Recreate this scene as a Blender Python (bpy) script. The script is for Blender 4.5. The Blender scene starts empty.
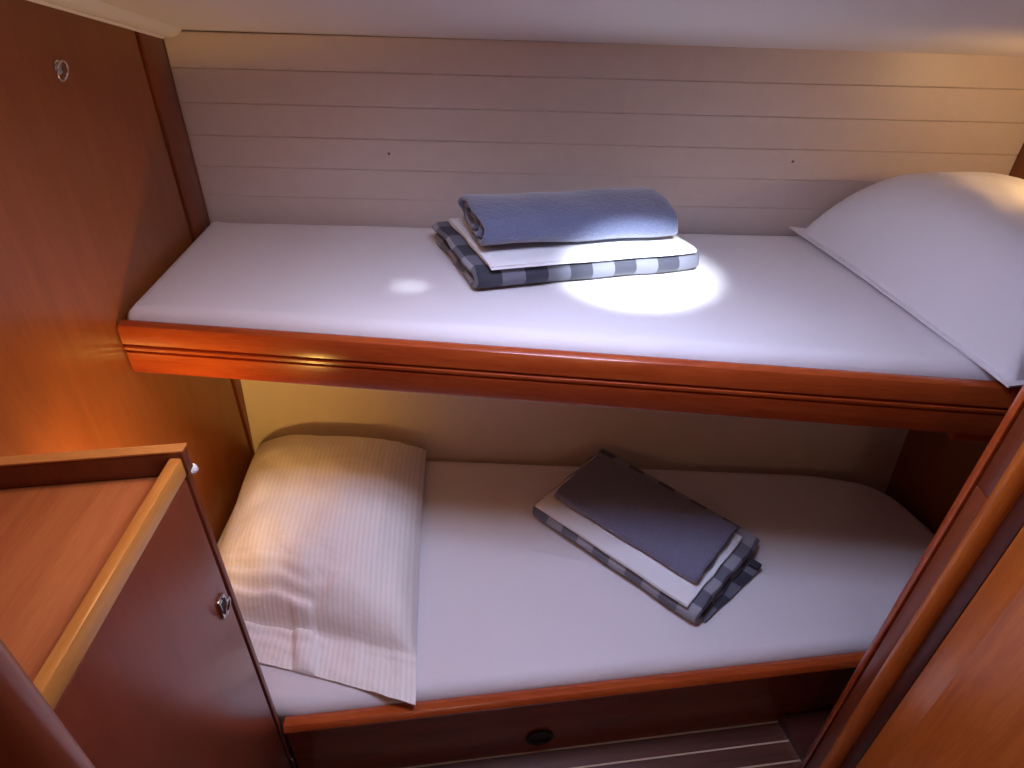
import bpy, bmesh, math, random
from mathutils import Vector, Matrix, noise

random.seed(7)
scene = bpy.context.scene
COL = scene.collection

# ------------------------------------------------------------------ camera
CAM_Z = 1.762
PITCH, ROLL, FOCAL = math.radians(36.7), math.radians(1.7), 683.0
_f = Vector((0, math.cos(PITCH), -math.sin(PITCH)))
_u0 = Vector((0, math.sin(PITCH), math.cos(PITCH)))
_r0 = Vector((1, 0, 0))
_r = _r0 * math.cos(ROLL) + _u0 * math.sin(ROLL)
_u = _u0 * math.cos(ROLL) - _r0 * math.sin(ROLL)
cam_data = bpy.data.cameras.new('camera')
cam_data.sensor_width = 36.0
cam_data.lens = FOCAL * 36.0 / 1024.0
cam_data.clip_start = 0.02
cam = bpy.data.objects.new('camera', cam_data)
m = Matrix((_r, _u, -_f)).transposed().to_4x4()
m.translation = Vector((0, 0, CAM_Z))
cam.matrix_world = m
COL.objects.link(cam)
scene.camera = cam

# ------------------------------------------------------------------ world, lights, exposure
world = bpy.data.worlds.new('world')
scene.world = world
world.use_nodes = True
bg = world.node_tree.nodes['Background']
bg.inputs[0].default_value = (0.75, 0.85, 1.0, 1)
bg.inputs[1].default_value = 0.3

vs = scene.view_settings
vs.view_transform = 'Standard'
vs.look = 'None'
vs.exposure = 0.22
vs.gamma = 1.0
vs.use_curve_mapping = False


def ceil_z(y):
    return 1.985 - 0.306 * y


def light(name, kind, loc, color, watts, target=None, **kw):
    d = bpy.data.lights.new(name, kind)
    d.color = color
    d.energy = watts
    for k, v in kw.items():
        setattr(d, k, v)
    o = bpy.data.objects.new(name, d)
    COL.objects.link(o)
    o.location = loc
    if target is not None:
        o.rotation_euler = (Vector(target) - Vector(loc)).to_track_quat('-Z', 'Y').to_euler()
    return o


HATCH = (0.10, 0.86)          # centre of the assumed deck hatch in plan
# daylight falling through an assumed, unseen deck hatch
light('assumed_hatch_light', 'AREA', (HATCH[0], HATCH[1], ceil_z(HATCH[1]) + 0.085), (0.56, 0.63, 1.0), 10.5,
      (HATCH[0], HATCH[1] - 0.306, 0.7), shape='RECTANGLE', size=0.38, size_y=0.29)
# unseen ceiling spot added to make the bright patch on the upper mattress
sp_l = light('added_spot_light', 'SPOT', (0.30, 0.62, ceil_z(0.62) - 0.045), (0.80, 0.89, 1.0), 240.0,
             (0.285, 1.402, 1.04), spot_size=math.radians(14.5), spot_blend=1.0, shadow_soft_size=0.015)
sp_l.scale = (1.65, 1.0, 1.0)
sp_2 = light('added_spot_light', 'SPOT', (-0.22, 0.62, ceil_z(0.62) - 0.045), (0.80, 0.89, 1.0), 26.0,  # second spot, added only for the small bright patch on the mattress
             (-0.233, 1.345, 1.022), spot_size=math.radians(3.4), spot_blend=1.0, shadow_soft_size=0.008)
sp_2.scale = (1.9, 1.0, 1.0)
# assumed, unseen warm dome lamp on the ceiling above the camera
light('assumed_dome_light', 'AREA', (-0.42, 0.80, ceil_z(0.80) - 0.045), (1.0, 0.58, 0.26), 1.1, (-0.42, 0.60, 0.0),
      shape='DISK', size=0.14)

# warm fill light added behind the camera to brighten the lower hull panel
light('passage_fill_light', 'POINT', (0.10, -0.54, 1.30), (1.0, 0.74, 0.55), 2.4, None, shadow_soft_size=0.05)

# ------------------------------------------------------------------ materials
MATS = {}


def new_mat(name):
    mt = bpy.data.materials.new(name)
    mt.use_nodes = True
    nt = mt.node_tree
    b = nt.nodes['Principled BSDF']
    MATS[name] = mt
    return mt, nt, b


def srgb(r, g, b):
    def f(c):
        c /= 255.0
        return c / 12.92 if c <= 0.04045 else ((c + 0.055) / 1.055) ** 2.4
    return (f(r), f(g), f(b), 1)


def wood(name, dark, lite, axis='X', rough=0.3, coat=0.35, scale=1.0, grain=0.05):
    mt, nt, b = new_mat(name)
    N, L = nt.nodes, nt.links
    tc = N.new('ShaderNodeTexCoord')
    mp = N.new('ShaderNodeMapping')
    s = {'X': (1.2, 14, 14), 'Y': (14, 1.2, 14), 'Z': (14, 14, 1.2)}[axis]
    mp.inputs['Scale'].default_value = [v * scale for v in s]
    L.new(tc.outputs['Object'], mp.inputs['Vector'])
    n1 = N.new('ShaderNodeTexNoise')
    n1.inputs['Scale'].default_value = 2.0
    n1.inputs['Detail'].default_value = 6
    n1.inputs['Distortion'].default_value = 0.6
    L.new(mp.outputs[0], n1.inputs['Vector'])
    n2 = N.new('ShaderNodeTexNoise')
    n2.inputs['Scale'].default_value = 14.0
    n2.inputs['Detail'].default_value = 3
    L.new(mp.outputs[0], n2.inputs['Vector'])
    mixv = N.new('ShaderNodeMath')
    mixv.operation = 'MULTIPLY_ADD'
    mixv.inputs[1].default_value = 0.35
    L.new(n2.outputs['Fac'], mixv.inputs[0])
    sc = N.new('ShaderNodeMath')
    sc.operation = 'MULTIPLY'
    sc.inputs[1].default_value = 0.65
    L.new(n1.outputs['Fac'], sc.inputs[0])
    L.new(sc.outputs[0], mixv.inputs[2])
    cr = N.new('ShaderNodeValToRGB')
    cr.color_ramp.elements[0].position = 0.36
    cr.color_ramp.elements[0].color = dark
    cr.color_ramp.elements[1].position = 0.64
    cr.color_ramp.elements[1].color = lite
    L.new(mixv.outputs[0], cr.inputs[0])
    L.new(cr.outputs[0], b.inputs['Base Color'])
    b.inputs['Roughness'].default_value = rough
    b.inputs['Coat Weight'].default_value = coat
    b.inputs['Coat Roughness'].default_value = 0.2
    bp = N.new('ShaderNodeBump')
    bp.inputs['Strength'].default_value = grain
    bp.inputs['Distance'].default_value = 0.002
    L.new(n2.outputs['Fac'], bp.inputs['Height'])
    L.new(bp.outputs[0], b.inputs['Normal'])
    return mt


def fabric(name, col, rough=0.9, fine=900.0, fine_s=0.15, wrinkle=0.0, wr_scale=6.0, sheen=0.2, var=0.06):
    mt, nt, b = new_mat(name)
    N, L = nt.nodes, nt.links
    tc = N.new('ShaderNodeTexCoord')
    n1 = N.new('ShaderNodeTexNoise')
    n1.inputs['Scale'].default_value = fine
    L.new(tc.outputs['Object'], n1.inputs['Vector'])
    n2 = N.new('ShaderNodeTexNoise')
    n2.inputs['Scale'].default_value = wr_scale
    n2.inputs['Detail'].default_value = 4
    n2.inputs['Distortion'].default_value = 0.8
    L.new(tc.outputs['Object'], n2.inputs['Vector'])
    b1 = N.new('ShaderNodeBump')
    b1.inputs['Strength'].default_value = fine_s
    b1.inputs['Distance'].default_value = 0.002
    L.new(n1.outputs['Fac'], b1.inputs['Height'])
    b2 = N.new('ShaderNodeBump')
    b2.inputs['Strength'].default_value = wrinkle
    b2.inputs['Distance'].default_value = 0.02
    L.new(n2.outputs['Fac'], b2.inputs['Height'])
    L.new(b1.outputs[0], b2.inputs['Normal'])
    L.new(b2.outputs[0], b.inputs['Normal'])
    mx = N.new('ShaderNodeMix')
    mx.data_type = 'RGBA'
    mx.inputs['A'].default_value = col
    mx.inputs['B'].default_value = tuple(c * (1 - 4 * var) for c in col[:3]) + (1,)
    L.new(n1.outputs['Fac'], mx.inputs['Factor'])
    L.new(mx.outputs['Result'], b.inputs['Base Color'])
    b.inputs['Roughness'].default_value = rough
    b.inputs['Sheen Weight'].default_value = sheen
    return mt


def plain(name, col, rough=0.5, metal=0.0, emit=None, strength=0.0, bump=0.0, bscale=200.0):
    mt, nt, b = new_mat(name)
    b.inputs['Roughness'].default_value = rough
    b.inputs['Metallic'].default_value = metal
    N, L = nt.nodes, nt.links
    tc = N.new('ShaderNodeTexCoord')
    n1 = N.new('ShaderNodeTexNoise')
    n1.inputs['Scale'].default_value = bscale
    n1.inputs['Detail'].default_value = 3
    L.new(tc.outputs['Object'], n1.inputs['Vector'])
    mx = N.new('ShaderNodeMix')
    mx.data_type = 'RGBA'
    mx.inputs['A'].default_value = col
    mx.inputs['B'].default_value = tuple(c * 0.9 for c in col[:3]) + (1,)
    L.new(n1.outputs['Fac'], mx.inputs['Factor'])
    L.new(mx.outputs['Result'], b.inputs['Base Color'])
    if bump:
        bp = N.new('ShaderNodeBump')
        bp.inputs['Strength'].default_value = bump
        bp.inputs['Distance'].default_value = 0.003
        L.new(n1.outputs['Fac'], bp.inputs['Height'])
        L.new(bp.outputs[0], b.inputs['Normal'])
    if emit:
        b.inputs['Emission Color'].default_value = emit
        b.inputs['Emission Strength'].default_value = strength
    return mt


def plaid(name):
    mt, nt, b = new_mat(name)
    N, L = nt.nodes, nt.links
    uv = N.new('ShaderNodeUVMap')
    sp = N.new('ShaderNodeSeparateXYZ')
    L.new(uv.outputs[0], sp.inputs[0])

    def stripe(out, period):
        d = N.new('ShaderNodeMath'); d.operation = 'DIVIDE'; d.inputs[1].default_value = period
        L.new(out, d.inputs[0])
        fr = N.new('ShaderNodeMath'); fr.operation = 'FRACT'
        L.new(d.outputs[0], fr.inputs[0])
        g = N.new('ShaderNodeMath'); g.operation = 'GREATER_THAN'; g.inputs[1].default_value = 0.5
        L.new(fr.outputs[0], g.inputs[0])
        return g.outputs[0]
    a = stripe(sp.outputs['X'], 0.104)
    c = stripe(sp.outputs['Y'], 0.104)
    ad = N.new('ShaderNodeMath'); ad.operation = 'ADD'
    L.new(a, ad.inputs[0]); L.new(c, ad.inputs[1])
    hf = N.new('ShaderNodeMath'); hf.operation = 'MULTIPLY'; hf.inputs[1].default_value = 0.5
    L.new(ad.outputs[0], hf.inputs[0])
    cr = N.new('ShaderNodeValToRGB')
    cr.color_ramp.interpolation = 'CONSTANT'
    e = cr.color_ramp.elements
    e[0].position = 0.0; e[0].color = srgb(150, 150, 160)
    e[1].position = 0.25; e[1].color = srgb(100, 100, 112)
    x = e.new(0.75); x.color = srgb(48, 48, 60)
    L.new(hf.outputs[0], cr.inputs[0])
    L.new(cr.outputs[0], b.inputs['Base Color'])
    b.inputs['Roughness'].default_value = 0.85
    b.inputs['Sheen Weight'].default_value = 0.15
    return mt


def striped_cotton(name):
    mt, nt, b = new_mat(name)
    N, L = nt.nodes, nt.links
    uv = N.new('ShaderNodeUVMap')
    w = N.new('ShaderNodeTexWave')
    w.bands_direction = 'X'
    w.inputs['Scale'].default_value = 24.0
    w.inputs['Distortion'].default_value = 0.0
    L.new(uv.outputs[0], w.inputs['Vector'])
    mx = N.new('ShaderNodeMix'); mx.data_type = 'RGBA'
    mx.inputs['A'].default_value = srgb(238, 231, 226)
    mx.inputs['B'].default_value = srgb(228, 220, 214)
    L.new(w.outputs['Fac'], mx.inputs['Factor'])
    L.new(mx.outputs['Result'], b.inputs['Base Color'])
    tc = N.new('ShaderNodeTexCoord')
    n2 = N.new('ShaderNodeTexNoise')
    n2.inputs['Scale'].default_value = 9.0
    n2.inputs['Detail'].default_value = 4
    n2.inputs['Distortion'].default_value = 1.0
    L.new(tc.outputs['Object'], n2.inputs['Vector'])
    b1 = N.new('ShaderNodeBump'); b1.inputs['Strength'].default_value = 0.12; b1.inputs['Distance'].default_value = 0.003
    L.new(w.outputs['Fac'], b1.inputs['Height'])
    b2 = N.new('ShaderNodeBump'); b2.inputs['Strength'].default_value = 0.35; b2.inputs['Distance'].default_value = 0.02
    L.new(n2.outputs['Fac'], b2.inputs['Height'])
    L.new(b1.outputs[0], b2.inputs['Normal'])
    L.new(b2.outputs[0], b.inputs['Normal'])
    b.inputs['Roughness'].default_value = 0.8
    b.inputs['Sheen Weight'].default_value = 0.2
    return mt


WD, WL = srgb(120, 52, 20), srgb(158, 78, 34)
wood('wood_wall', srgb(122, 62, 22), srgb(134, 71, 27), 'Z', 0.36, 0.3)
wood('wood_trim', srgb(106, 46, 22), srgb(122, 56, 27), 'Z', 0.35, 0.3)
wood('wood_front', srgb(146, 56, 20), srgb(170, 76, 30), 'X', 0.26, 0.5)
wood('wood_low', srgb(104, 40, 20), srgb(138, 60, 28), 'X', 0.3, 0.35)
wood('wood_cabinet', srgb(116, 52, 30), srgb(126, 58, 34), 'Z', 0.3, 0.45, grain=0.02)
wood('wood_rail', srgb(196, 122, 50), srgb(214, 142, 66), 'Y', 0.35, 0.3)
wood('wood_railx', srgb(190, 116, 52), srgb(210, 138, 66), 'X', 0.35, 0.3)
wood('wood_tray', srgb(170, 90, 44), srgb(190, 108, 56), 'Y', 0.4, 0.2, scale=1.4)
wood('wood_door', srgb(164, 80, 24), srgb(192, 102, 36), 'Z', 0.32, 0.35)
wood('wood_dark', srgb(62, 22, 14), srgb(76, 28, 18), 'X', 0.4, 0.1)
wood('wood_teak', srgb(70, 38, 26), srgb(98, 56, 38), 'X', 0.4, 0.2)
plain('holly', srgb(196, 170, 140), 0.5)
plain('plank_white', srgb(212, 196, 190), 0.42, bscale=30)
plain('cream', srgb(238, 222, 204), 0.5, bscale=20)
plain('vinyl', srgb(236, 230, 228), 0.55, bump=0.05, bscale=300)
plain('groove_dark', srgb(40, 22, 14), 0.9)
plain('joint_grey', srgb(120, 108, 100), 0.9)
plain('chrome', srgb(210, 210, 212), 0.2, 1.0)
plain('black_plastic', srgb(22, 18, 18), 0.5)
plain('lamp_white', srgb(235, 230, 220), 0.4)
plain('bulb_warm', (1, 0.8, 0.5, 1), 0.4, emit=(1.0, 0.66, 0.32, 1), strength=6.0)
plain('bulb_cool', (1, 1, 1, 1), 0.4, emit=(0.85, 0.92, 1.0, 1), strength=10.0)
plain('hatch_pane', (0.9, 0.95, 1, 1), 0.2, emit=(0.80, 0.88, 1.0, 1), strength=3.0)
fabric('sheet', srgb(222, 216, 218), 0.75, 1200, 0.05, 0.12, 3.0, var=0.015)
fabric('pillow_white', srgb(226, 220, 222), 0.75, 1200, 0.05, 0.18, 5.0, var=0.015)
fabric('white_cotton', srgb(232, 230, 232), 0.8, 800, 0.1, 0.2, 8.0, var=0.015)
fabric('towel_grey', srgb(102, 108, 138), 0.95, 210, 1.0, 0.15, 30.0, sheen=0.6, var=0.09)
fabric('towel_dark', srgb(116, 114, 138), 0.95, 210, 1.0, 0.15, 30.0, sheen=0.5, var=0.09)
plaid('plaid')
striped_cotton('striped')


# ------------------------------------------------------------------ helpers
def link_mesh(name, bm, mat, parent=None, smooth=True, angle=40):
    me = bpy.data.meshes.new(name)
    bmesh.ops.recalc_face_normals(bm, faces=bm.faces)
    bm.to_mesh(me)
    bm.free()
    if smooth:
        for p in me.polygons:
            p.use_smooth = True
        me.set_sharp_from_angle(angle=math.radians(angle))
    o = bpy.data.objects.new(name, me)
    me.materials.append(MATS[mat])
    COL.objects.link(o)
    if parent:
        o.parent = parent
        o.matrix_parent_inverse = Matrix.Identity(4)
    return o


def thing(name, label, cat, loc=(0, 0, 0), rotz=0.0, group=None):
    o = bpy.data.objects.new(name, None)
    o.empty_display_size = 0.1
    COL.objects.link(o)
    o.location = loc
    o.rotation_euler = (0, 0, rotz)
    tag(o, label, cat, group)
    return o


def tag(o, label, cat, group=None):
    o['label'] = label
    o['category'] = cat
    if group:
        o['group'] = group
    return o


def struct(o, label=None):
    o['kind'] = 'structure'
    if label:
        o['label'] = label
    return o


def add_box(bm, x0, x1, y0, y1, z0, z1, bev=0.0, seg=2):
    vs_ = [bm.verts.new(p) for p in ((x0, y0, z0), (x1, y0, z0), (x1, y1, z0), (x0, y1, z0),
                                     (x0, y0, z1), (x1, y0, z1), (x1, y1, z1), (x0, y1, z1))]
    fs = [bm.faces.new([vs_[i] for i in q]) for q in
          ((0, 3, 2, 1), (4, 5, 6, 7), (0, 1, 5, 4), (1, 2, 6, 5), (2, 3, 7, 6), (3, 0, 4, 7))]
    if bev:
        es = set(e for f in fs for e in f.edges)
        bmesh.ops.bevel(bm, geom=list(es), offset=bev, segments=seg, profile=0.5, affect='EDGES')


def box(name, mat, dims, parent=None, bev=0.002, seg=2):
    bm = bmesh.new()
    add_box(bm, *dims, bev=bev, seg=seg)
    return link_mesh(name, bm, mat, parent)


def prism(name, mat, pts, z0, z1, parent=None, bev=0.0, seg=2):
    """vertical prism over a plan polygon"""
    bm = bmesh.new()
    b = [bm.verts.new((x, y, z0)) for x, y in pts]
    t = [bm.verts.new((x, y, z1)) for x, y in pts]
    bm.faces.new(list(reversed(b)))
    bm.faces.new(t)
    n = len(pts)
    for i in range(n):
        bm.faces.new((b[i], b[(i + 1) % n], t[(i + 1) % n], t[i]))
    if bev:
        bmesh.ops.bevel(bm, geom=bm.edges[:], offset=bev, segments=seg, profile=0.5, affect='EDGES')
    return link_mesh(name, bm, mat, parent)


def sweep(name, mat, profile, a, b, parent=None, closed=True):
    """extrude a profile (out, up) from plan point a to plan point b; 'out' is to the right of a->b"""
    a, b = Vector(a), Vector(b)
    d = (b - a).to_2d().normalized()
    nrm = Vector((d.y, -d.x, 0))
    bm = bmesh.new()
    rings = []
    for p in (a, b):
        rings.append([bm.verts.new(p + nrm * o + Vector((0, 0, z))) for o, z in profile])
    n = len(profile)
    for i in range(n):
        j = (i + 1) % n
        bm.faces.new((rings[0][i], rings[0][j], rings[1][j], rings[1][i]))
    bm.faces.new(rings[0])
    bm.faces.new(list(reversed(rings[1])))
    return link_mesh(name, bm, mat, parent, angle=30)


def tube(bm, pts, r, seg=10, cap=True, closed=False):
    rings = []
    n = len(pts)
    prev = None
    for i, p in enumerate(pts):
        p = Vector(p)
        if closed:
            d = Vector(pts[(i + 1) % n]) - Vector(pts[i - 1])
        else:
            d = Vector(pts[min(i + 1, n - 1)]) - Vector(pts[max(i - 1, 0)])
        d.normalize()
        ref = prev if prev else (Vector((0, 0, 1)) if abs(d.z) < 0.9 else Vector((1, 0, 0)))
        s = d.cross(ref).normalized()
        t = s.cross(d).normalized()
        prev = t
        rr = r[i] if isinstance(r, (list, tuple)) else r
        rings.append([bm.verts.new(p + (s * math.cos(k * 2 * math.pi / seg) + t * math.sin(k * 2 * math.pi / seg)) * rr)
                      for k in range(seg)])
    m_ = n if closed else n - 1
    for i in range(m_):
        A, B = rings[i], rings[(i + 1) % n]
        for k in range(seg):
            bm.faces.new((A[k], A[(k + 1) % seg], B[(k + 1) % seg], B[k]))
    if cap and not closed:
        bm.faces.new(list(reversed(rings[0])))
        bm.faces.new(rings[-1])


def lathe(bm, prof, centre, axis='Z', seg=24):
    """prof: (radius, height) list along axis"""
    c = Vector(centre)
    rings = []
    for r, h in prof:
        ring = []
        for k in range(seg):
            a = 2 * math.pi * k / seg
            x, y = r * math.cos(a), r * math.sin(a)
            v = {'Z': Vector((x, y, h)), 'X': Vector((h, x, y)), 'Y': Vector((x, h, y))}[axis]
            ring.append(bm.verts.new(c + v))
        rings.append(ring)
    for A, B in zip(rings, rings[1:]):
        for k in range(seg):
            bm.faces.new((A[k], A[(k + 1) % seg], B[(k + 1) % seg], B[k]))
    bm.faces.new(list(reversed(rings[0])))
    bm.faces.new(rings[-1])


def round_outline(pts, radii, seg=8):
    """round the corners of a convex plan polygon"""
    out = []
    n = len(pts)
    for i in range(n):
        p = Vector(pts[i]); a = Vector(pts[i - 1]); b = Vector(pts[(i + 1) % n])
        r = radii[i] if isinstance(radii, (list, tuple)) else radii
        if r <= 0:
            out.append(p)
            continue
        da, db = (a - p).normalized(), (b - p).normalized()
        s, e = p + da * r, p + db * r
        for k in range(seg + 1):
            t = k / seg
            out.append(s * (1 - t) ** 2 + p * 2 * t * (1 - t) + e * t ** 2)
    return out


def soft_slab(name, mat, pts, z0, z1, r_top, r_bot=0.01, parent=None, radii=0.04, sag=0.0, amp=0.0, cell=0.02, seam=None):
    """mattress-like slab over a convex plan polygon (counter-clockwise) with rounded top and bottom edges and a
    gridded, slightly uneven top"""
    out = [Vector((p.x, p.y)) for p in round_outline([Vector(p).to_2d() for p in pts], radii)]
    # resample evenly
    res = []
    n = len(out)
    for i in range(n):
        a, b = out[i], out[(i + 1) % n]
        k = max(1, int((b - a).length / cell))
        for j in range(k):
            res.append(a.lerp(b, j / k))
    n = len(res)
    nr = []
    for i in range(n):
        d = (res[(i + 1) % n] - res[i - 1]).normalized()
        nr.append(Vector((d.y, -d.x)))
    cen = sum(res, Vector((0, 0))) / n
    bm = bmesh.new()
    prof = []
    for k in range(6):
        t = k / 5 * math.pi / 2
        prof.append((r_bot * (1 - math.sin(t)), z0 + r_bot * (1 - math.cos(t))))
    if seam:
        prof += [(0.0, seam - 0.006), (-0.004, seam), (0.0, seam + 0.006)]
    for k in range(8):
        t = k / 7 * math.pi / 2
        prof.append((r_top * (1 - math.cos(t)), z1 - r_top + r_top * math.sin(t)))
    rings = []
    for ins, z in prof:
        rings.append([bm.verts.new((*(res[i] - nr[i] * ins), z)) for i in range(n)])
    # inner rings shrink to the centre
    last = [res[i] - nr[i] * r_top for i in range(n)]
    K = 14
    for k in range(1, K):
        t = k / K
        ring = []
        for i in range(n):
            p = last[i].lerp(cen, t)
            z = z1 + amp * (noise.noise(Vector((p.x * 5, p.y * 5, z1 * 3))) + 0.5 * noise.noise(Vector((p.x * 13, p.y * 13, z1)))) - sag * math.sin(t * math.pi / 2)
            ring.append(bm.verts.new((p.x, p.y, z)))
        rings.append(ring)
    for A, B in zip(rings, rings[1:]):
        for k in range(n):
            bm.faces.new((A[k], A[(k + 1) % n], B[(k + 1) % n], B[k]))
    bm.faces.new(list(reversed(rings[0])))
    bm.faces.new(rings[-1])
    return link_mesh(name, bm, mat, parent, angle=60)


def cloth_strip(name, mat, path, thick, length, parent=None, wob=0.003, ncell=0.015, x0=None, skew=0.0):
    """thick cloth following a 2-D path in (y, z), extruded along x, with UVs (x, path length)"""
    # resample path with Catmull-Rom
    P = [Vector(p) for p in path]
    fine = []
    for i in range(len(P) - 1):
        p0 = P[max(i - 1, 0)]; p1 = P[i]; p2 = P[i + 1]; p3 = P[min(i + 2, len(P) - 1)]
        k = max(2, int((p2 - p1).length / 0.006))
        for j in range(k):
            t = j / k
            fine.append(0.5 * ((2 * p1) + (p2 - p0) * t + (2 * p0 - 5 * p1 + 4 * p2 - p3) * t * t + (3 * p1 - p0 - 3 * p2 + p3) * t ** 3))
    fine.append(P[-1])
    n = len(fine)
    s = [0.0]
    for i in range(1, n):
        s.append(s[-1] + (fine[i] - fine[i - 1]).length)
    tot = s[-1]
    nrm, hh = [], []
    for i in range(n):
        d = (fine[min(i + 1, n - 1)] - fine[max(i - 1, 0)]).normalized()
        nrm.append(Vector((-d.y, d.x)))
        e = min(s[i], tot - s[i])
        hh.append(thick / 2 * min(1.0, math.sqrt(max(0.0, 1 - (1 - min(1, e / (thick / 2))) ** 2)) + 0.15))

    def section(f):
        return [fine[i] + nrm[i] * hh[i] * f for i in range(n)] + [fine[i] - nrm[i] * hh[i] * f for i in reversed(range(n))]
    loop = section(1.0)
    ls = s + list(reversed(s))
    bm = bmesh.new()
    uvl = bm.loops.layers.uv.new('UVMap')
    if x0 is None:
        x0 = -length / 2
    h2 = thick / 2
    nu = max(2, int((length - 2 * h2) / ncell))
    ends = (0.0, 0.08, 0.25, 0.55)
    xs_ = [h2 * e for e in ends] + [h2 + (length - 2 * h2) * k / nu for k in range(nu + 1)] + [length - h2 * e for e in reversed(ends)]
    nx = len(xs_) - 1
    rings = []
    mid = len(loop)
    for k in range(nx + 1):
        x = x0 + xs_[k]
        e = min(1.0, min(xs_[k], length - xs_[k]) / h2)
        f = max(0.25, math.sqrt(max(0.0, 1 - (1 - e) ** 2)))
        ring = []
        for p in section(f):
            w = wob * noise.noise(Vector((x * 9, p.x * 7, p.y * 20)))
            w2 = wob * noise.noise(Vector((x * 9 + 40, p.x * 7, p.y * 20)))
            xe = x + wob * 2.5 * noise.noise(Vector((5 if k < nx / 2 else 9, p.x * 16, p.y * 40))) * max(0.0, 1 - min(xs_[k], length - xs_[k]) / 0.05)
            ring.append(bm.verts.new((xe + skew * p.x, p.x + w2, p.y + w)))
        rings.append(ring)
    for k in range(nx):
        A, B = rings[k], rings[k + 1]
        xa, xb = x0 + xs_[k], x0 + xs_[k + 1]
        for i in range(mid):
            j = (i + 1) % mid
            f = bm.faces.new((A[i], A[j], B[j], B[i]))
            for lp, uvv in zip(f.loops, ((xa, ls[i]), (xa, ls[j]), (xb, ls[j]), (xb, ls[i]))):
                lp[uvl].uv = uvv
    # end caps: quads between upper and lower side
    for k, flip in ((0, False), (nx, True)):
        R = rings[k]
        for i in range(n - 1):
            q = [R[i], R[i + 1], R[mid - 2 - i], R[mid - 1 - i]]
            if len(set(q)) < 4:
                continue
            f = bm.faces.new(q)
            xx = x0 if k == 0 else x0 + length
            for lp, uvv in zip(f.loops, ((xx, s[i]), (xx, s[i + 1]), (xx + 0.01, s[i + 1]), (xx + 0.01, s[i]))):
                lp[uvl].uv = uvv
    bmesh.ops.remove_doubles(bm, verts=bm.verts, dist=1e-6)
    return link_mesh(name, bm, mat, parent, angle=50)




# ------------------------------------------------------------------ the setting
XL = -0.82            # face of the left bulkhead
XR = 1.25             # face of the right bulkhead
UZ = 1.022            # top of the upper mattress
LZ = 0.28             # top of the lower mattress


def hull_y(x, z):
    """inner face of the hull side"""
    top = 1.702 + 0.016 * (x - XL)
    if z >= 0.88:
        return top
    return top - 0.085 * (0.95 - z) / 0.7 - 0.012


# left bulkhead: a panel, a dark backing in the joint, and the batten against the hull
def side_poly(name, mat, x0, x1, yz, parent=None, bev=0.0):
    bm = bmesh.new()
    a = [bm.verts.new((x0, y, z)) for y, z in yz]
    b = [bm.verts.new((x1, y, z)) for y, z in yz]
    n = len(yz)
    bm.faces.new(a)
    bm.faces.new(list(reversed(b)))
    for i in range(n):
        bm.faces.new((a[i], b[i], b[(i + 1) % n], a[(i + 1) % n]))
    if bev:
        bmesh.ops.bevel(bm, geom=bm.edges[:], offset=bev, segments=2, profile=0.5, affect='EDGES')
    return link_mesh(name, bm, mat, parent)


wl = struct(side_poly('wall_left', 'wood_wall', XL - 0.03, XL, [(-0.62, 0), (1.588, 0), (1.588, ceil_z(1.588)), (0.2, ceil_z(0.2)), (-0.62, ceil_z(0.2))]),
            'varnished reddish wooden bulkhead on the left')
side_poly('joint_backing', 'groove_dark', XL - 0.03, XL - 0.012, [(1.5885, 0), (1.80, 0), (1.80, ceil_z(1.80)), (1.5885, ceil_z(1.5885))], wl)
tr = struct(side_poly('trim_1', 'wood_trim', XL - 0.0115, XL + 0.004, [(1.60, 0.0), (1.665, 0.0), (1.660, 0.60), (1.684, 0.875), (1.7015, 0.885), (1.7015, ceil_z(1.7015) - .002), (1.60, ceil_z(1.60) - .002)], bev=0.0015),
            'dark wooden batten between bulkhead and hull')

# right bulkhead
struct(side_poly('wall_right', 'wood_wall', XR, XR + 0.03, [(-0.62, 0), (1.80, 0), (1.80, ceil_z(1.80)), (0.2, ceil_z(0.2)), (-0.62, ceil_z(0.2))]),
       'wooden bulkhead at the right end of the bunks')
# wall behind the camera
struct(box('wall_front', 'wood_wall', (XL - 0.03, XR + 0.03, -0.66, -0.621, 0, 1.99), None, 0))

# hull side: backing, eight lining planks above the bunk, one cream panel below it
xs = [XL - 0.03 + (XR - XL + 0.06) * i / 16 for i in range(17)]


def hull_skin(name, zs, off, label):
    bm = bmesh.new()
    gr = [[bm.verts.new((x, hull_y(x, z) + off, z)) for x in xs] for z in zs]
    gb = [[bm.verts.new((x, hull_y(x, z) + off + 0.03, z)) for x in xs] for z in zs]
    K = len(zs) - 1
    for k in range(K):
        for i in range(16):
            bm.faces.new((gr[k][i], gr[k][i + 1], gr[k + 1][i + 1], gr[k + 1][i]))
            bm.faces.new((gb[k][i], gb[k + 1][i], gb[k + 1][i + 1], gb[k][i + 1]))
        for e in (0, 16):
            bm.faces.new((gr[k][e], gr[k + 1][e], gb[k + 1][e], gb[k][e]))
    for i in range(16):
        bm.faces.new((gr[0][i], gb[0][i], gb[0][i + 1], gr[0][i + 1]))
        bm.faces.new((gr[K][i], gr[K][i + 1], gb[K][i + 1], gb[K][i]))
    return struct(link_mesh(name, bm, 'cream', None, angle=20), label)


hull_skin('wall_hull', [0.0, 0.3, 0.6, 0.8795], 0.0, 'smooth cream hull side behind the lower bunk')
wb = hull_skin('wall_back', [0.88, 1.2, 1.475], 0.016, 'white horizontal lining planks behind the upper bunk')

PITCHZ = 0.0768
joints = [1.4600 - PITCHZ * k for k in range(8)]


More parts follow.
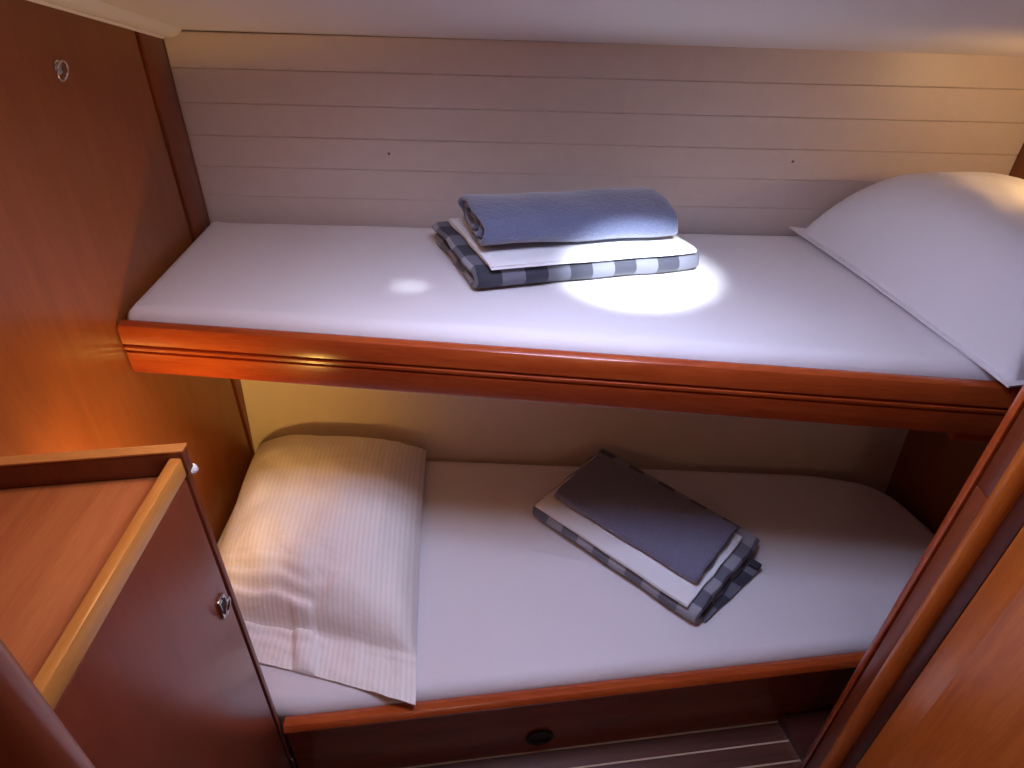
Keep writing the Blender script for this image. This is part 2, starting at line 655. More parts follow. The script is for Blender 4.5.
def plank(z0, z1):
    bm = bmesh.new()
    c = 0.0016
    g = 0.0003
    sec = [(0.016, z0 + g), (c, z0 + g), (0, z0 + g + c), (0, z1 - g - c), (c, z1 - g), (0.016, z1 - g)]
    rings = []
    for i in range(13):
        x = XL + 0.0045 + (XR - XL - 0.0065) * i / 12
        rings.append([bm.verts.new((x, hull_y(x, 1.2) + dy - 0.0005, z)) for dy, z in sec])
    n = len(sec)
    for A, B in zip(rings, rings[1:]):
        for k in range(n):
            bm.faces.new((A[k], A[(k + 1) % n], B[(k + 1) % n], B[k]))
    bm.faces.new(rings[0])
    bm.faces.new(list(reversed(rings[-1])))
    return link_mesh('plank', bm, 'plank_white', wb, angle=20)


for k in range(6):
    plank(joints[k + 1], joints[k])
for x, z in ((-0.325, 1.195), (0.69, 1.200)):
    bm = bmesh.new()
    lathe(bm, [(0.0035, 0.0), (0.0035, -0.0012), (0.002, -0.0018)], (x, hull_y(x, 1.2), z), 'Y', 12)
    link_mesh('screw_head', bm, 'joint_grey', wb)

# ceiling: sloping headliner with the assumed deck hatch cut out, flat over the passage
hx0, hx1 = HATCH[0] - 0.22, HATCH[0] + 0.22
hy0, hy1 = HATCH[1] - 0.17, HATCH[1] + 0.17
bm = bmesh.new()
cx = [XL - 0.03, hx0, hx1, XR + 0.03]
cy = [-0.66, 0.2, hy0, hy1, 1.80]


def cz(y):
    return ceil_z(max(y, 0.2))


vb = [[bm.verts.new((x, y, cz(y))) for x in cx] for y in cy]
vt = [[bm.verts.new((x, y, cz(y) + 0.04)) for x in cx] for y in cy]
faces = set()
for j in range(4):
    for i in range(3):
        if (i, j) != (1, 2):
            faces.add((i, j))
for i, j in faces:
    bm.faces.new((vb[j][i], vb[j + 1][i], vb[j + 1][i + 1], vb[j][i + 1]))
    bm.faces.new((vt[j][i], vt[j][i + 1], vt[j + 1][i + 1], vt[j + 1][i]))
    for (di, dj, e) in ((-1, 0, ((j, i), (j + 1, i))), (1, 0, ((j, i + 1), (j + 1, i + 1))), (0, -1, ((j, i), (j, i + 1))), (0, 1, ((j + 1, i), (j + 1, i + 1)))):
        if (i + di, j + dj) not in faces:
            (a1, a2), (b1, b2) = e
            bm.faces.new((vb[a1][a2], vb[b1][b2], vt[b1][b2], vt[a1][a2]))
struct(link_mesh('ceiling', bm, 'vinyl', None, angle=20), 'white padded sloping headliner')

# assumed deck hatch (assumed_window_1): frame and translucent pane in the opening
bm = bmesh.new()
for (x0, x1, y0, y1) in ((hx0, hx0 + 0.02, hy0, hy1), (hx1 - 0.02, hx1, hy0, hy1), (hx0 + 0.02, hx1 - 0.02, hy0, hy0 + 0.02), (hx0 + 0.02, hx1 - 0.02, hy1 - 0.02, hy1)):
    v = [bm.verts.new((x, y, cz(y) + dz)) for dz in (-0.004, 0.120) for x, y in ((x0, y0), (x1, y0), (x1, y1), (x0, y1))]
    for q in ((0, 3, 2, 1), (4, 5, 6, 7), (0, 1, 5, 4), (1, 2, 6, 5), (2, 3, 7, 6), (3, 0, 4, 7)):
        bm.faces.new([v[i] for i in q])
w1 = struct(link_mesh('assumed_window_1', bm, 'lamp_white', None), 'assumed deck hatch in the sloping ceiling')
bm = bmesh.new()
x0, x1, y0, y1 = hx0 + 0.02, hx1 - 0.02, hy0 + 0.02, hy1 - 0.02
v = [bm.verts.new((x, y, cz(y) + dz)) for dz in (0.10, 0.11) for x, y in ((x0, y0), (x1, y0), (x1, y1), (x0, y1))]
for q in ((0, 3, 2, 1), (4, 5, 6, 7), (0, 1, 5, 4), (1, 2, 6, 5), (2, 3, 7, 6), (3, 0, 4, 7)):
    bm.faces.new([v[i] for i in q])
link_mesh('pane', bm, 'hatch_pane', w1)

# padded edging where the headliner meets the bulkhead
bm = bmesh.new()
tube(bm, [(XL + 0.006, y, ceil_z(y) - 0.016) for y in (0.2, 0.9, 1.3, 1.695)], 0.0055, 10)
t2 = struct(link_mesh('trim_2', bm, 'vinyl', None), 'white piping along the top of the bulkhead')
bm = bmesh.new()
sec = [(-0.010, 0.001), (-0.010, -0.012), (0.0, -0.017), (0.016, -0.018), (0.032, -0.013), (0.042, -0.005), (0.046, 0.001)]
rings = []
for y in (0.2, 0.9, 1.3, 1.6, 1.693):
    rings.append([bm.verts.new((XL + 0.011 + dx, y, ceil_z(y) + dz)) for dx, dz in sec])
for A, B in zip(rings, rings[1:]):
    for k in range(7):
        bm.faces.new((A[k], A[(k + 1) % 7], B[(k + 1) % 7], B[k]))
bm.faces.new(rings[0]); bm.faces.new(list(reversed(rings[-1])))
link_mesh('padded_edging', bm, 'vinyl', t2, angle=80)
# floor: dark underlay, teak boards and pale strips laid parallel to the lower bunk front
LFA, LFB = Vector((-0.456, 0.745, 0)), Vector((0.846, 0.940, 0))   # lower bunk front line in plan
ang_l = math.atan2(LFB.y - LFA.y, LFB.x - LFA.x)
fl = struct(box('floor', 'groove_dark', (XL - 0.03, XR + 0.03, -0.66, 1.83, -0.05, -0.018), None, 0), 'teak cabin sole with pale strips')
bw = 0.050
bm = bmesh.new(); add_box(bm, -0.62, 0.62, -bw + 0.0045, 0, -0.0175, 0, bev=0.0005, seg=1)
board0 = link_mesh('floor_board', bm, 'wood_teak', fl)
bm = bmesh.new(); add_box(bm, -0.62, 0.62, -0.0040, 0, -0.0175, 0.0002)
strip0 = link_mesh('holly_strip', bm, 'holly', fl)
dirl = Vector((math.cos(ang_l), math.sin(ang_l), 0)); nrl = Vector((math.sin(ang_l), -math.cos(ang_l), 0))
for k in range(22):
    base = LFA + dirl * 0.62 + nrl * (0.0005 + k * bw)
    for src, off in ((strip0, 0.0), (board0, 0.0042)):
        o = src if k == 0 else src.copy()
        if k:
            COL.objects.link(o)
        o.parent = fl
        o.location = base + nrl * off
        o.rotation_euler = (0, 0, ang_l)

# ------------------------------------------------------------------ upper bunk
FA, FB = Vector((-0.815, 1.194, 0)), Vector((0.953, 1.064, 0))
dU = (FB - FA).normalized()
FB2 = FA + dU * ((XR - 0.002 - FA.x) / dU.x)
ub = thing('upper_bunk', 'upper bunk shelf with moulded reddish wooden front board', 'bunk', (0, 0, 0))
zb, zt = 0.880, 1.004
prof = [(-0.016, zb), (0.006, zb), (0.010, zb + 0.003), (0.012, zb + 0.008), (0.012, zb + 0.054),
        (0.007, zb + 0.056), (0.007, zb + 0.059), (0.014, zb + 0.062), (0.014, zb + 0.068), (0.007, zb + 0.071), (0.007, zb + 0.074),
        (0.014, zb + 0.077), (0.013, zt - 0.014), (0.009, zt - 0.005), (0.003, zt - 0.001), (-0.004, zt), (-0.012, zt - 0.003), (-0.016, zt - 0.010)]
sweep('front_board', 'wood_front', prof, FA, FB2, ub)
prism('base_panel', 'cream', [(XL + 0.005, FA.y + 0.018), (XR - 0.003, FB2.y + 0.020), (XR - 0.003, 1.69), (XL + 0.005, 1.68)], 0.888, 0.905, ub)
c0 = FA + dU * 1.72; c1 = FB2 - dU * 0.002
nU = Vector((-dU.y, dU.x, 0))
prism('support_cleat', 'wood_front', [(c0 + nU * 0.002).to_2d(), (c1 + nU * 0.002).to_2d(), (c1 + nU * 0.035).to_2d(), (c0 + nU * 0.035).to_2d()], 0.855, 0.8795, ub, 0.002)

mat_u = soft_slab('mattress', 'sheet',
                  [(XL + 0.003, 1.2125), (0.5, 1.108 + 0.012), (XR - 0.006, FB2.y + 0.026), (XR - 0.006, 1.712), (XL + 0.010, 1.682)],
                  0.9055, UZ, 0.036, 0.012, None, [0.02, 0.0, 0.03, 0.03, 0.02], sag=0.0, amp=0.0025)
tag(mat_u, 'upper bunk mattress under a white fitted sheet', 'mattress', 'bunk mattresses')

# ------------------------------------------------------------------ lower bunk
lb = thing('lower_bunk', 'lower bunk base with dark wooden front and rounded edge rail', 'bunk', (0, 0, 0))
LFE = LFA + dirl * ((XR - 0.003 - LFA.x) / dirl.x)
profb = [(-0.020, 0.0), (0.0, 0.0), (0.0, 0.238), (-0.020, 0.238)]
LA = LFA - dirl * 0.021
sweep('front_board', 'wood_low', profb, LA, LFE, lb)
zr = 0.239
profr = [(-0.022, zr), (0.006, zr), (0.011, zr + 0.004), (0.012, zr + 0.010), (0.009, zr + 0.017), (0.003, zr + 0.022), (-0.008, zr + 0.022), (-0.022, zr + 0.016)]
sweep('edge_rail', 'wood_front', profr, LA, LFE, lb)
nl = Vector((-dirl.y, dirl.x, 0))


def lowpt(x, back):
    p = LFA + dirl * ((x - LFA.x) / dirl.x) + nl * back
    return p.to_2d()


prism('base_panel', 'cream', [lowpt(-0.44, 0.024), lowpt(1.20, 0.024), (1.235, 1.50), (0.9, 1.575), (-0.80, 1.575), (-0.80, lowpt(-0.44, 0.024).y + 0.01)], 0.10, 0.118, lb)
# finger pull in the front board
fp = LFA + dirl * ((0.093 - LFA.x) / dirl.x)
bm = bmesh.new()
lathe(bm, [(0.034, 0.0), (0.034, -0.004), (0.031, -0.006), (0.025, -0.005), (0.024, -0.001)], (0, 0, 0), 'Y', 28)
pull = link_mesh('finger_pull', bm, 'black_plastic', lb)
pull.location = (fp.x, fp.y - 0.0003, 0.070)
pull.rotation_euler = (0, 0, ang_l)
pull['label'] = 'round black finger pull'
# low side panel between bunk front and wardrobe
prism('side_panel', 'wood_dark', [(0.722, lowpt(0.722, -0.002).y), (0.757, 0.802), (0.96, 0.802), (0.96, lowpt(0.96, -0.002).y)], 0.0, 0.030, lb, 0.0)

mat_l = soft_slab('mattress', 'sheet',
                  [lowpt(-0.455, 0.0235), lowpt(1.22, 0.0235), (1.245, 1.33), (1.16, 1.535), (0.95, 1.578), (-0.30, 1.594), (-0.805, 1.594), (-0.805, lowpt(-0.455, 0.012).y + 0.02)],
                  0.1185, LZ, 0.036, 0.012, None, [0.02, 0.03, 0.05, 0.10, 0.06, 0.0, 0.03, 0.04], sag=0.0, amp=0.003)
tag(mat_l, 'lower bunk mattress under a white fitted sheet', 'mattress', 'bunk mattresses')

# ------------------------------------------------------------------ cabinet on the left
CX, CYB, CYF = -0.482, 0.745, 0.30
cab = thing('cabinet', 'reddish wooden cabinet with open tray top and latch door', 'cabinet', (0, 0, 0))
KS = 0.165           # the back of the cabinet runs parallel to the lower bunk front


def cb(x, off=0.0):
    return (x, CYB + KS * (x - CX) + off)


def cab_poly(x0, x1, o0, o1, y_front=None):
    if y_front is not None:
        return [(x0, y_front), (x1, y_front), cb(x1, o1), cb(x0, o1)]
    return [cb(x0, o0), cb(x1, o0), cb(x1, o1), cb(x0, o1)]


prism('body', 'wood_cabinet', cab_poly(XL + 0.002, CX - 0.020, 0, -0.012, CYF), 0.0, 1.015, cab, 0.001)
prism('back_panel', 'wood_trim', cab_poly(XL + 0.002, CX - 0.001, -0.0115, 0.0), 0.0, 1.030, cab, 0.0015)
d = box('door', 'wood_cabinet', (CX - 0.0195, CX, CYF + 0.01, CYB - 0.021, 0.06, 1.028), cab, 0.002)
prism('tray', 'wood_tray', cab_poly(XL + 0.004, CX - 0.020, 0, -0.012, CYF), 1.0155, 1.030, cab, 0.001)
box('side_rail', 'wood_rail', (CX - 0.0165, CX + 0.001, CYF, CYB - 0.016, 1.0305, 1.066), cab, 0.003)
rail = prism('back_rail', 'wood_trim', cab_poly(XL + 0.004, CX + 0.003, -0.014, 0.003), 1.0305, 1.0735, cab, 0.002)
prism('rail_cap', 'wood_railx', cab_poly(XL + 0.004, CX + 0.004, -0.015, 0.004), 1.0738, 1.078, rail, 0.0015)


def latch(parent, x, y, z, s=1.0, name='latch'):
    """flush chrome ring latch facing +x"""
    bm = bmesh.new()
    add_box(bm, x + 0.0002, x + 0.005, y - 0.013 * s, y + 0.013 * s, z - 0.024 * s, z + 0.024 * s, bev=0.002)
    p = link_mesh(name, bm, 'chrome', parent)
    bm = bmesh.new()
    add_box(bm, x + 0.0052, x + 0.0056, y - 0.008 * s, y + 0.008 * s, z - 0.014 * s, z + 0.014 * s)
    link_mesh('recess', bm, 'black_plastic', p)
    bm = bmesh.new()
    pts = []
    for k in range(20):
        a = 2 * math.pi * k / 20
        pts.append((x + 0.010 + 0.004 * math.sin(a), y + 0.010 * s * math.cos(a), z + 0.019 * s * math.sin(a)))
    tube(bm, pts, 0.0024 * s, 8, closed=True)
    link_mesh('ring', bm, 'chrome', p)
    return p


lt = latch(d, CX, 0.697, 0.755, 0.95)
lt['label'] = 'chrome latch'
box('hinge', 'chrome', (CX - 0.001, CX + 0.004, CYB - 0.014, CYB - 0.006, 0.075, 0.125), cab, 0.001)

bm = bmesh.new()
lathe(bm, [(0.004, 0.0), (0.004, 0.006), (0.009, 0.010), (0.010, 0.015), (0.006, 0.020)], (-0.490, cb(-0.490)[1] + 0.0003, 1.016), 'Y', 16)
link_mesh('knob', bm, 'lamp_white', cab)['label'] = 'small white knob on the back edge'
# ring latch on the bulkhead
tl = thing('ring_latch', 'small chrome ring latch high on the left wooden bulkhead', 'latch', (XL, 1.288, 1.470))
bm = bmesh.new()
lathe(bm, [(0.012, 0.0003), (0.012, 0.003), (0.009, 0.005)], (0, 0, 0), 'X', 20)
link_mesh('plate', bm, 'chrome', tl)
bm = bmesh.new()
tube(bm, [(0.007 + 0.004 * math.sin(2 * math.pi * k / 20), 0.016 * math.cos(2 * math.pi * k / 20), 0.016 * math.sin(2 * math.pi * k / 20) - 0.006) for k in range(20)], 0.0022, 8, closed=True)
link_mesh('ring', bm, 'chrome', tl)

# ------------------------------------------------------------------ wardrobe on the right
WX = 0.725
wr = thing('wardrobe', 'tall wooden wardrobe with raised panel door at the right', 'wardrobe', (0, 0, 0))
WT = 1.62
box('body', 'wood_trim', (WX + 0.022, XR - 0.002, 0.10, 0.790, 0.0, WT), wr, 0.001)
box('corner_post', 'wood_front', (WX + 0.001, WX + 0.0215, 0.777, 0.792, 0.0, WT), wr, 0.003)
box('frame_stile', 'wood_trim', (WX + 0.004, WX + 0.0215, 0.742, 0.7735, 0.0, 1.016), wr, 0.0015)
box('frame_stile', 'wood_trim', (WX + 0.004, WX + 0.0215, 0.742, 0.7735, 1.0185, WT), wr, 0.0015)
# door: frame of four members with rounded outer edge, panel with raised field
dr = box('door', 'wood_door', (WX + 0.014, WX + 0.0212, 0.12, 0.7405, 0.05, 1.58), wr, 0.001)
bm = bmesh.new()
# rounded outer stile
sec = []
for k in range(9):
    a = math.pi * k / 8
    sec.append((WX + 0.0138 - 0.024 * math.sin(a), 0.7225 + 0.018 * math.cos(a)))
b_ = [bm.verts.new((x, y, 0.05)) for x, y in sec]
t_ = [bm.verts.new((x, y, 1.58)) for x, y in sec]
for k in range(9):
    bm.faces.new((b_[k], b_[(k + 1) % 9], t_[(k + 1) % 9], t_[k]))
bm.faces.new(b_); bm.faces.new(list(reversed(t_)))
link_mesh('rounded_stile', bm, 'wood_door', dr, angle=50)
bm = bmesh.new()
# raised field with wide bevel
y0, y1, z0, z1 = 0.16, 0.672, 0.10, 1.52
i_ = 0.070
lo = [bm.verts.new((WX + 0.0138, y, z)) for y, z in ((y0, z0), (y1, z0), (y1, z1), (y0, z1))]
mi = [bm.verts.new((WX + 0.009, y, z)) for y, z in ((y0, z0), (y1, z0), (y1, z1), (y0, z1))]
hi = [bm.verts.new((WX - 0.012, y, z)) for y, z in ((y0 + i_, z0 + i_), (y1 - i_, z0 + i_), (y1 - i_, z1 - i_), (y0 + i_, z1 - i_))]
for A, B in ((lo, mi), (mi, hi)):
    for k in range(4):
        bm.faces.new((A[k], A[(k + 1) % 4], B[(k + 1) % 4], B[k]))
bm.faces.new(hi); bm.faces.new(list(reversed(lo)))
link_mesh('raised_panel', bm, 'wood_door', dr, angle=10)
box('groove_shadow', 'wood_dark', (WX + 0.009, WX + 0.0138, 0.674, 0.7035, 0.05, 1.58), dr, 0.0015)  # dark strip laid in the recess, its colour standing for the groove's shadow

# ------------------------------------------------------------------ door jamb close to the camera on the left
jb = bmesh.new()
sec = [(-0.460, 0.215), (-0.368, 0.215)]
for k in range(9):
    a = -math.pi / 2 + math.pi * k / 8
    sec.append((-0.368 + 0.030 * math.cos(a), 0.245 + 0.030 * math.sin(a)))
sec.append((-0.460, 0.275))
b_ = [jb.verts.new((x, y, 0.0005)) for x, y in sec]
t_ = [jb.verts.new((x, y, ceil_z(0.29) - 0.001)) for x, y in sec]
n = len(sec)
for k in range(n):
    jb.faces.new((b_[k], b_[(k + 1) % n], t_[(k + 1) % n], t_[k]))
jb.faces.new(b_); jb.faces.new(list(reversed(t_)))
struct(link_mesh('trim_4', jb, 'wood_trim', None, angle=40), 'dark rounded wooden door jamb close by on the left')

# ------------------------------------------------------------------ pillows


def pillow(name, mat, corners, z_base, height, parent=None, expo=(3.0, 0.55), n=56, flange=0.0, tilt=(0, 0, 0, 0), wr=0.006, seed=0.0,
           pinch=0.03, fold=None, hem=0.0):
    """pillow over a plan quad (corners a,b,c,d counter-clockwise; u runs a->b, v runs a->d); tilt lifts each corner"""
    a, b, c, d_ = [Vector((p[0], p[1], t)) for p, t in zip(corners, tilt)]
    bm = bmesh.new()
    uvl = bm.loops.layers.uv.new('UVMap')
    p_, q_ = expo
    wu, wv = (b - a).length, (d_ - a).length

    def pos(i, j, side):
        u, v = i / n, j / n
        U, V = 2 * u - 1, 2 * v - 1
        # inward pinch of the edges between the corners
        pu = pinch * (1 - V * V) * U * abs(U)
        pv = pinch * (1 - U * U) * V * abs(V)
        uu, vv = u - pu * 0.5, v - pv * 0.5
        P = (a * (1 - uu) + b * uu) * (1 - vv) + (d_ * (1 - uu) + c * uu) * vv
        fu, fv = abs(U), abs(V)
        if flange:
            fu = min(1.0, fu / (1 - 2 * flange / wu))
            fv = min(1.0, fv / (1 - 2 * flange / wv))
        if hem:                       # flat loose hem at the v = 0 end
            vh = (v - hem) / (1 - hem)
            fv = min(1.0, abs(2 * vh - 1)) if vh > 0 else 1.0
        hgt = (max(0.0, 1 - fu ** p_) * max(0.0, 1 - fv ** p_)) ** q_
        h = height * hgt
        nz = noise.noise(Vector((u * 4 + seed, v * 5, seed))) + 0.6 * noise.noise(Vector((u * 9 + seed, v * 11, 3)))
        edge = 1 - max(abs(U), abs(V)) ** 6
        if side > 0:
            z = P.z + h + wr * nz * (0.3 + 0.7 * edge) + 0.004
            if fold:
                z += fold(u, v)
        else:
            z = P.z + min(h * 0.10, 0.012) * 0 - 0.0
            z = min(z, P.z)
        return Vector((P.x, P.y, z_base + z))
    grids = []
    for side in (1, -1):
        grids.append([[bm.verts.new(pos(i, j, side)) for i in range(n + 1)] for j in range(n + 1)])
    for g, flip in ((grids[0], False), (grids[1], True)):
        for j in range(n):
            for i in range(n):
                q = [g[j][i], g[j][i + 1], g[j + 1][i + 1], g[j + 1][i]]
                uv = [(i / n * wu, j / n * wv), ((i + 1) / n * wu, j / n * wv), ((i + 1) / n * wu, (j + 1) / n * wv), (i / n * wu, (j + 1) / n * wv)]
                if flip:
                    q.reverse(); uv.reverse()
                f = bm.faces.new(q)
                for lp, w in zip(f.loops, uv):
                    lp[uvl].uv = w
    bd = [(i, 0) for i in range(n)] + [(n, j) for j in range(n)] + [(i, n) for i in range(n, 0, -1)] + [(0, j) for j in range(n, 0, -1)]
    for k in range(len(bd)):
        i, j = bd[k]; i2, j2 = bd[(k + 1) % len(bd)]
        bm.faces.new((grids[0][j][i], grids[1][j][i], grids[1][j2][i2], grids[0][j2][i2]))
    return link_mesh(name, bm, mat, parent, angle=70)


pu_ = pillow('pillow', 'pillow_white', [(0.915, 1.022), (1.243, 1.035), (1.243, 1.700), (0.715, 1.698)], UZ + 0.003, 0.230,
             expo=(3.6, 0.5), flange=0.016, pinch=0.05, wr=0.006, seed=2.0, tilt=(0, 0, 0, 0.010))
tag(pu_, 'large plain white pillow on the upper bunk', 'pillow')


def low_folds(u, v):
    # bunched creases near the open end of the pillowcase, a seam ridge and a folded-over tab on the loose hem
    k = max(0.0, 1 - abs(v - 0.17) / 0.13)
    left = 1 / (1 + math.exp((u - 0.55) * 18))
    z = 0.0075 * k * left * math.sin(v * 120 + 3.0 * noise.noise(Vector((u * 7, v * 4, 1))))
    seam = math.exp(-((v - 0.125 - 0.03 * (1 - u)) / 0.012) ** 2)
    z += 0.007 * seam * (1 - left)
    z += 0.005 * (1 - left) * max(0.0, 1 - v / 0.2) * noise.noise(Vector((u * 14, v * 22, 4)))
    du = (u - 0.53 + 0.25 * v) / 0.055
    z += 0.020 * max(0.0, 1 - abs(du) ** 4) * max(0.0, 1 - ((v - 0.09) / 0.10) ** 4)
    z += 0.010 * math.exp(-((u - 0.62 - 0.9 * (v - 0.2)) / 0.03) ** 2) * math.exp(-((v - 0.22) / 0.06) ** 2)
    # long soft folds down the right side
    z += 0.006 * math.sin(u * 60 + 4 * noise.noise(Vector((u * 3, v * 2, 6)))) * max(0.0, (u - 0.72) / 0.28) * (1 - u) * 4
    return z


pl_ = pillow('pillow', 'striped', [(-0.745, 0.905), (-0.192, 0.782), (-0.262, 1.590), (-0.785, 1.590)], LZ + 0.004, 0.165,
             expo=(3.0, 0.55), flange=0.0, pinch=0.02, wr=0.010, seed=5.0, tilt=(0, 0, 0.022, 0.022), fold=low_folds, n=120, hem=0.14)
tag(pl_, 'pinstriped cream pillow on the lower bunk beside the cabinet', 'pillow')

# ------------------------------------------------------------------ folded bedding and towels


def bed_set(loc, rot, L_, W, base_label, t=0.019, skew=0.0):
    # blanket folded once: U section open at the back
    e = thing('folded_blanket', base_label, 'blanket', loc, rot, 'folded grey checked blankets')
    y0, y1 = -W / 2 + 0.024, W / 2
    path = [(y1 - 0.004, t / 2 + 0.001), (y1 - 0.1, t / 2 + 0.001), (0, t / 2 + 0.001), (y0 + 0.03, t / 2 + 0.001), (y0, t / 2 + 0.002), (y0 - 0.012, t + 0.004),
            (y0, 1.5 * t + 0.006), (y0 + 0.03, 1.5 * t + 0.007), (0, 1.5 * t + 0.006), (y1 - 0.1, 1.5 * t + 0.006), (y1 - 0.010, 1.5 * t + 0.008)]
    cloth_strip('folded_layers', 'plaid', path, t, L_, e, 0.0035, skew=skew)
    top = 2 * t + 0.0085
    return e, top


# upper set
e1, top1 = bed_set((0.112, 1.512, UZ + 0.003), math.radians(14), 0.53, 0.29,
                   'grey checked blanket folded flat on the upper bunk', 0.023, -0.2)
s1 = thing('folded_sheet', 'folded white sheet under the rolled towel on the upper bunk', 'sheet', (0.120, 1.504, UZ + 0.003 + top1), math.radians(14), 'folded white sheets')
cloth_strip('sheet_layers', 'white_cotton', [(0.135, 0.0035), (0, 0.0035), (-0.125, 0.0035), (-0.134, 0.0065), (-0.125, 0.0095), (0, 0.0095), (0.13, 0.0095)], 0.0055, 0.475, s1, 0.002, skew=-0.2)

# rolled towel: flattened spiral section
tw = thing('bath_towel', 'blue-grey bath towel rolled up on the white sheet, upper bunk', 'towel', (0.113, 1.500, UZ + 0.003 + top1 + 0.0130), math.radians(11), 'grey bath towels')
path = []
turns = 2.6
for k in range(64):
    f = k / 63
    a = -math.pi / 2 - f * turns * 2 * math.pi
    ry = 0.108 - 0.086 * f
    rz = 0.039 - 0.0310 * f
    path.append((ry * math.cos(a), 0.0475 + rz * math.sin(a)))
cloth_strip('rolled_cloth', 'towel_grey', path, 0.0135, 0.445, tw, 0.005, skew=-0.15)

# lower set
a2 = math.radians(-41)
e2, top2 = bed_set((0.380, 1.300, LZ + 0.004), a2, 0.53, 0.35, 'grey checked blanket folded flat on the lower bunk', 0.022)
s2 = thing('folded_sheet', 'folded white sheet under the flat towel on the lower bunk', 'sheet', (0.362, 1.295, LZ + 0.004 + top2), a2, 'folded white sheets')
cloth_strip('sheet_layers', 'white_cotton', [(0.14, 0.003), (0, 0.003), (-0.142, 0.003), (-0.150, 0.0055), (-0.142, 0.008), (0, 0.008), (0.138, 0.008)], 0.0045, 0.485, s2, 0.0015)
t2_ = thing('bath_towel', 'dark grey bath towel folded flat on the lower bunk stack', 'towel', (0.370, 1.300, LZ + 0.004 + top2 + 0.0125), a2 + 0.03, 'grey bath towels')
cloth_strip('folded_cloth', 'towel_dark', [(0.105, 0.009), (0, 0.009), (-0.085, 0.009), (-0.105, 0.018), (-0.085, 0.027), (0, 0.028), (0.09, 0.027), (0.112, 0.021)], 0.016, 0.445, t2_, 0.003)
# loose lower layer of the blanket sticking out at its right edge, its back corner curled up
cloth_strip('loose_corner', 'plaid', [(-0.14, 0.004), (-0.04, 0.0045), (0.05, 0.005), (0.085, 0.008), (0.105, 0.018), (0.098, 0.030), (0.082, 0.026)], 0.005, 0.030, e2, 0.001, x0=0.262, skew=0.12)

# ------------------------------------------------------------------ lamps


def assumed_reading_lamp(loc, aim, label, watts, col):
    """assumed small swivel reading lamp: wall plate, arm, cup shade and bulb"""
    L_ = thing('assumed_reading_lamp', label, 'lamp', loc, 0, 'assumed reading lamps')
    z = Vector(aim).normalized()
    rotm = z.to_track_quat('Z', 'Y').to_matrix().to_4x4()
    bm = bmesh.new()
    lathe(bm, [(0.010, -0.040), (0.020, -0.036), (0.026, -0.018), (0.028, 0.0), (0.025, 0.0), (0.022, -0.02), (0.008, -0.030)], (0, 0, 0), 'Z', 20)
    bm.transform(rotm)
    link_mesh('shade', bm, 'lamp_white', L_)
    bm = bmesh.new()
    lathe(bm, [(0.004, -0.022), (0.015, -0.018), (0.018, -0.010), (0.014, -0.003), (0.004, 0.0)], (0, 0, 0), 'Z', 16)
    bm.transform(rotm)
    link_mesh('bulb', bm, 'bulb_warm', L_)
    return L_


lamp1 = assumed_reading_lamp((-0.565, CYB + 0.050, 0.720), (-0.60, 0.60, 0.12), 'assumed small white reading lamp on the back of the cabinet', 1, None)  # hidden lamp, assumed from the warm glow on the bulkhead
bm = bmesh.new(); tube(bm, [(0.0, -0.0555, -0.004), (0.006, -0.040, -0.003), (0.016, -0.022, -0.002)], 0.0055, 10)
link_mesh('arm', bm, 'lamp_white', lamp1)
lp = light('assumed_reading_light', 'SPOT', (0, 0, 0), (1.0, 0.58, 0.13), 11.0, None, spot_size=math.radians(165), spot_blend=0.9, shadow_soft_size=0.02)
lp.parent = lamp1
lp.location = Vector((-0.60, 0.60, 0.12)).normalized() * 0.006
lp.rotation_euler = Vector((-0.60, 0.60, 0.12)).to_track_quat('-Z', 'Y').to_euler()

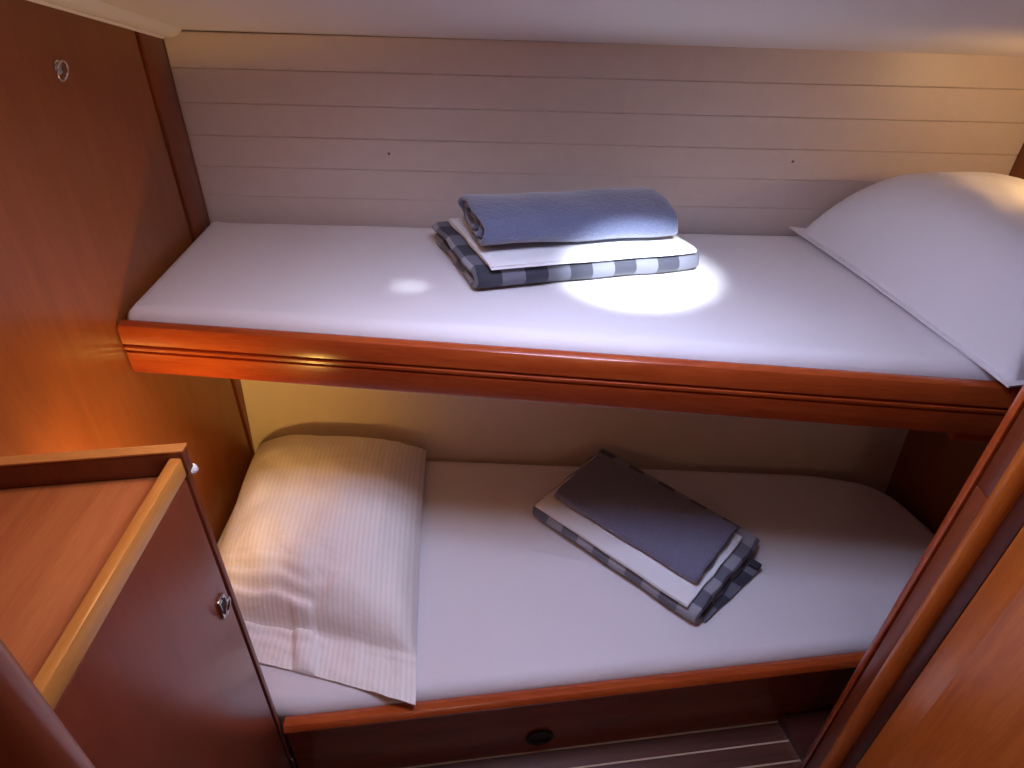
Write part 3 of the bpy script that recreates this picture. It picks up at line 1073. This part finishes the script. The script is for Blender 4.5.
lamp2 = assumed_reading_lamp((XR - 0.07, 1.30, 1.36), (-0.3, 0.5, -0.2), 'assumed small reading lamp on the right bulkhead above the big pillow', 1, None)  # unseen lamp, assumed from the warm light on the planks
bm = bmesh.new(); tube(bm, [(0.069, 0.0, 0.0), (0.04, -0.01, 0.0), (0.012, -0.02, 0.008)], 0.006, 10)
link_mesh('arm', bm, 'lamp_white', lamp2)
lp = light('assumed_reading_light', 'SPOT', (0, 0, 0), (1.0, 0.62, 0.27), 2.4, None, spot_size=math.radians(150), spot_blend=0.6, shadow_soft_size=0.02)
lp.parent = lamp2
lp.location = Vector((-0.3, 0.5, -0.2)).normalized() * 0.006
lp.rotation_euler = Vector((-0.3, 0.5, -0.2)).to_track_quat('-Z', 'Y').to_euler()

# added ceiling spot fixtures and assumed dome lamp (unseen, all above the picture)
for sx_, lab_ in ((0.30, 'unseen round chrome ceiling spot added to light the folded bedding'), (-0.22, 'unseen round chrome ceiling spot added nearer the cabinet for a small bright patch')):  # invented fixtures to go with the added spot lights
    sp = thing('added_spot', lab_, 'lamp', (sx_, 0.62, ceil_z(0.62)), 0, 'added ceiling spots')
    bm = bmesh.new()
    lathe(bm, [(0.032, 0.012), (0.034, -0.014), (0.026, -0.018), (0.024, -0.008)], (0, 0, 0), 'Z', 24)
    link_mesh('housing', bm, 'chrome', sp)
dm = thing('assumed_dome_lamp', 'assumed round dome lamp on the ceiling above the cabinet', 'lamp', (-0.42, 0.80, ceil_z(0.80) - 0.012))  # unseen, assumed from the warm light on cabinet and wardrobe
bm = bmesh.new()
lathe(bm, [(0.09, 0.045), (0.095, -0.008), (0.085, -0.012), (0.02, -0.012)], (0, 0, 0), 'Z', 28)
link_mesh('base', bm, 'lamp_white', dm)

added_lamp = thing('fill_lamp', 'unseen round fill lamp added on the passage wall behind the camera', 'lamp', (0.10, -0.62, 1.30))  # unseen fixture added to go with the fill light
bm = bmesh.new()
lathe(bm, [(0.06, 0.0), (0.06, 0.008), (0.05, 0.014), (0.012, 0.016)], (0, 0, 0), 'Y', 24)
link_mesh('base', bm, 'lamp_white', added_lamp)
bm = bmesh.new()
lathe(bm, [(0.010, 0.0165), (0.010, 0.030), (0.006, 0.034)], (0, 0, 0), 'Y', 16)
link_mesh('bulb', bm, 'bulb_warm', added_lamp)
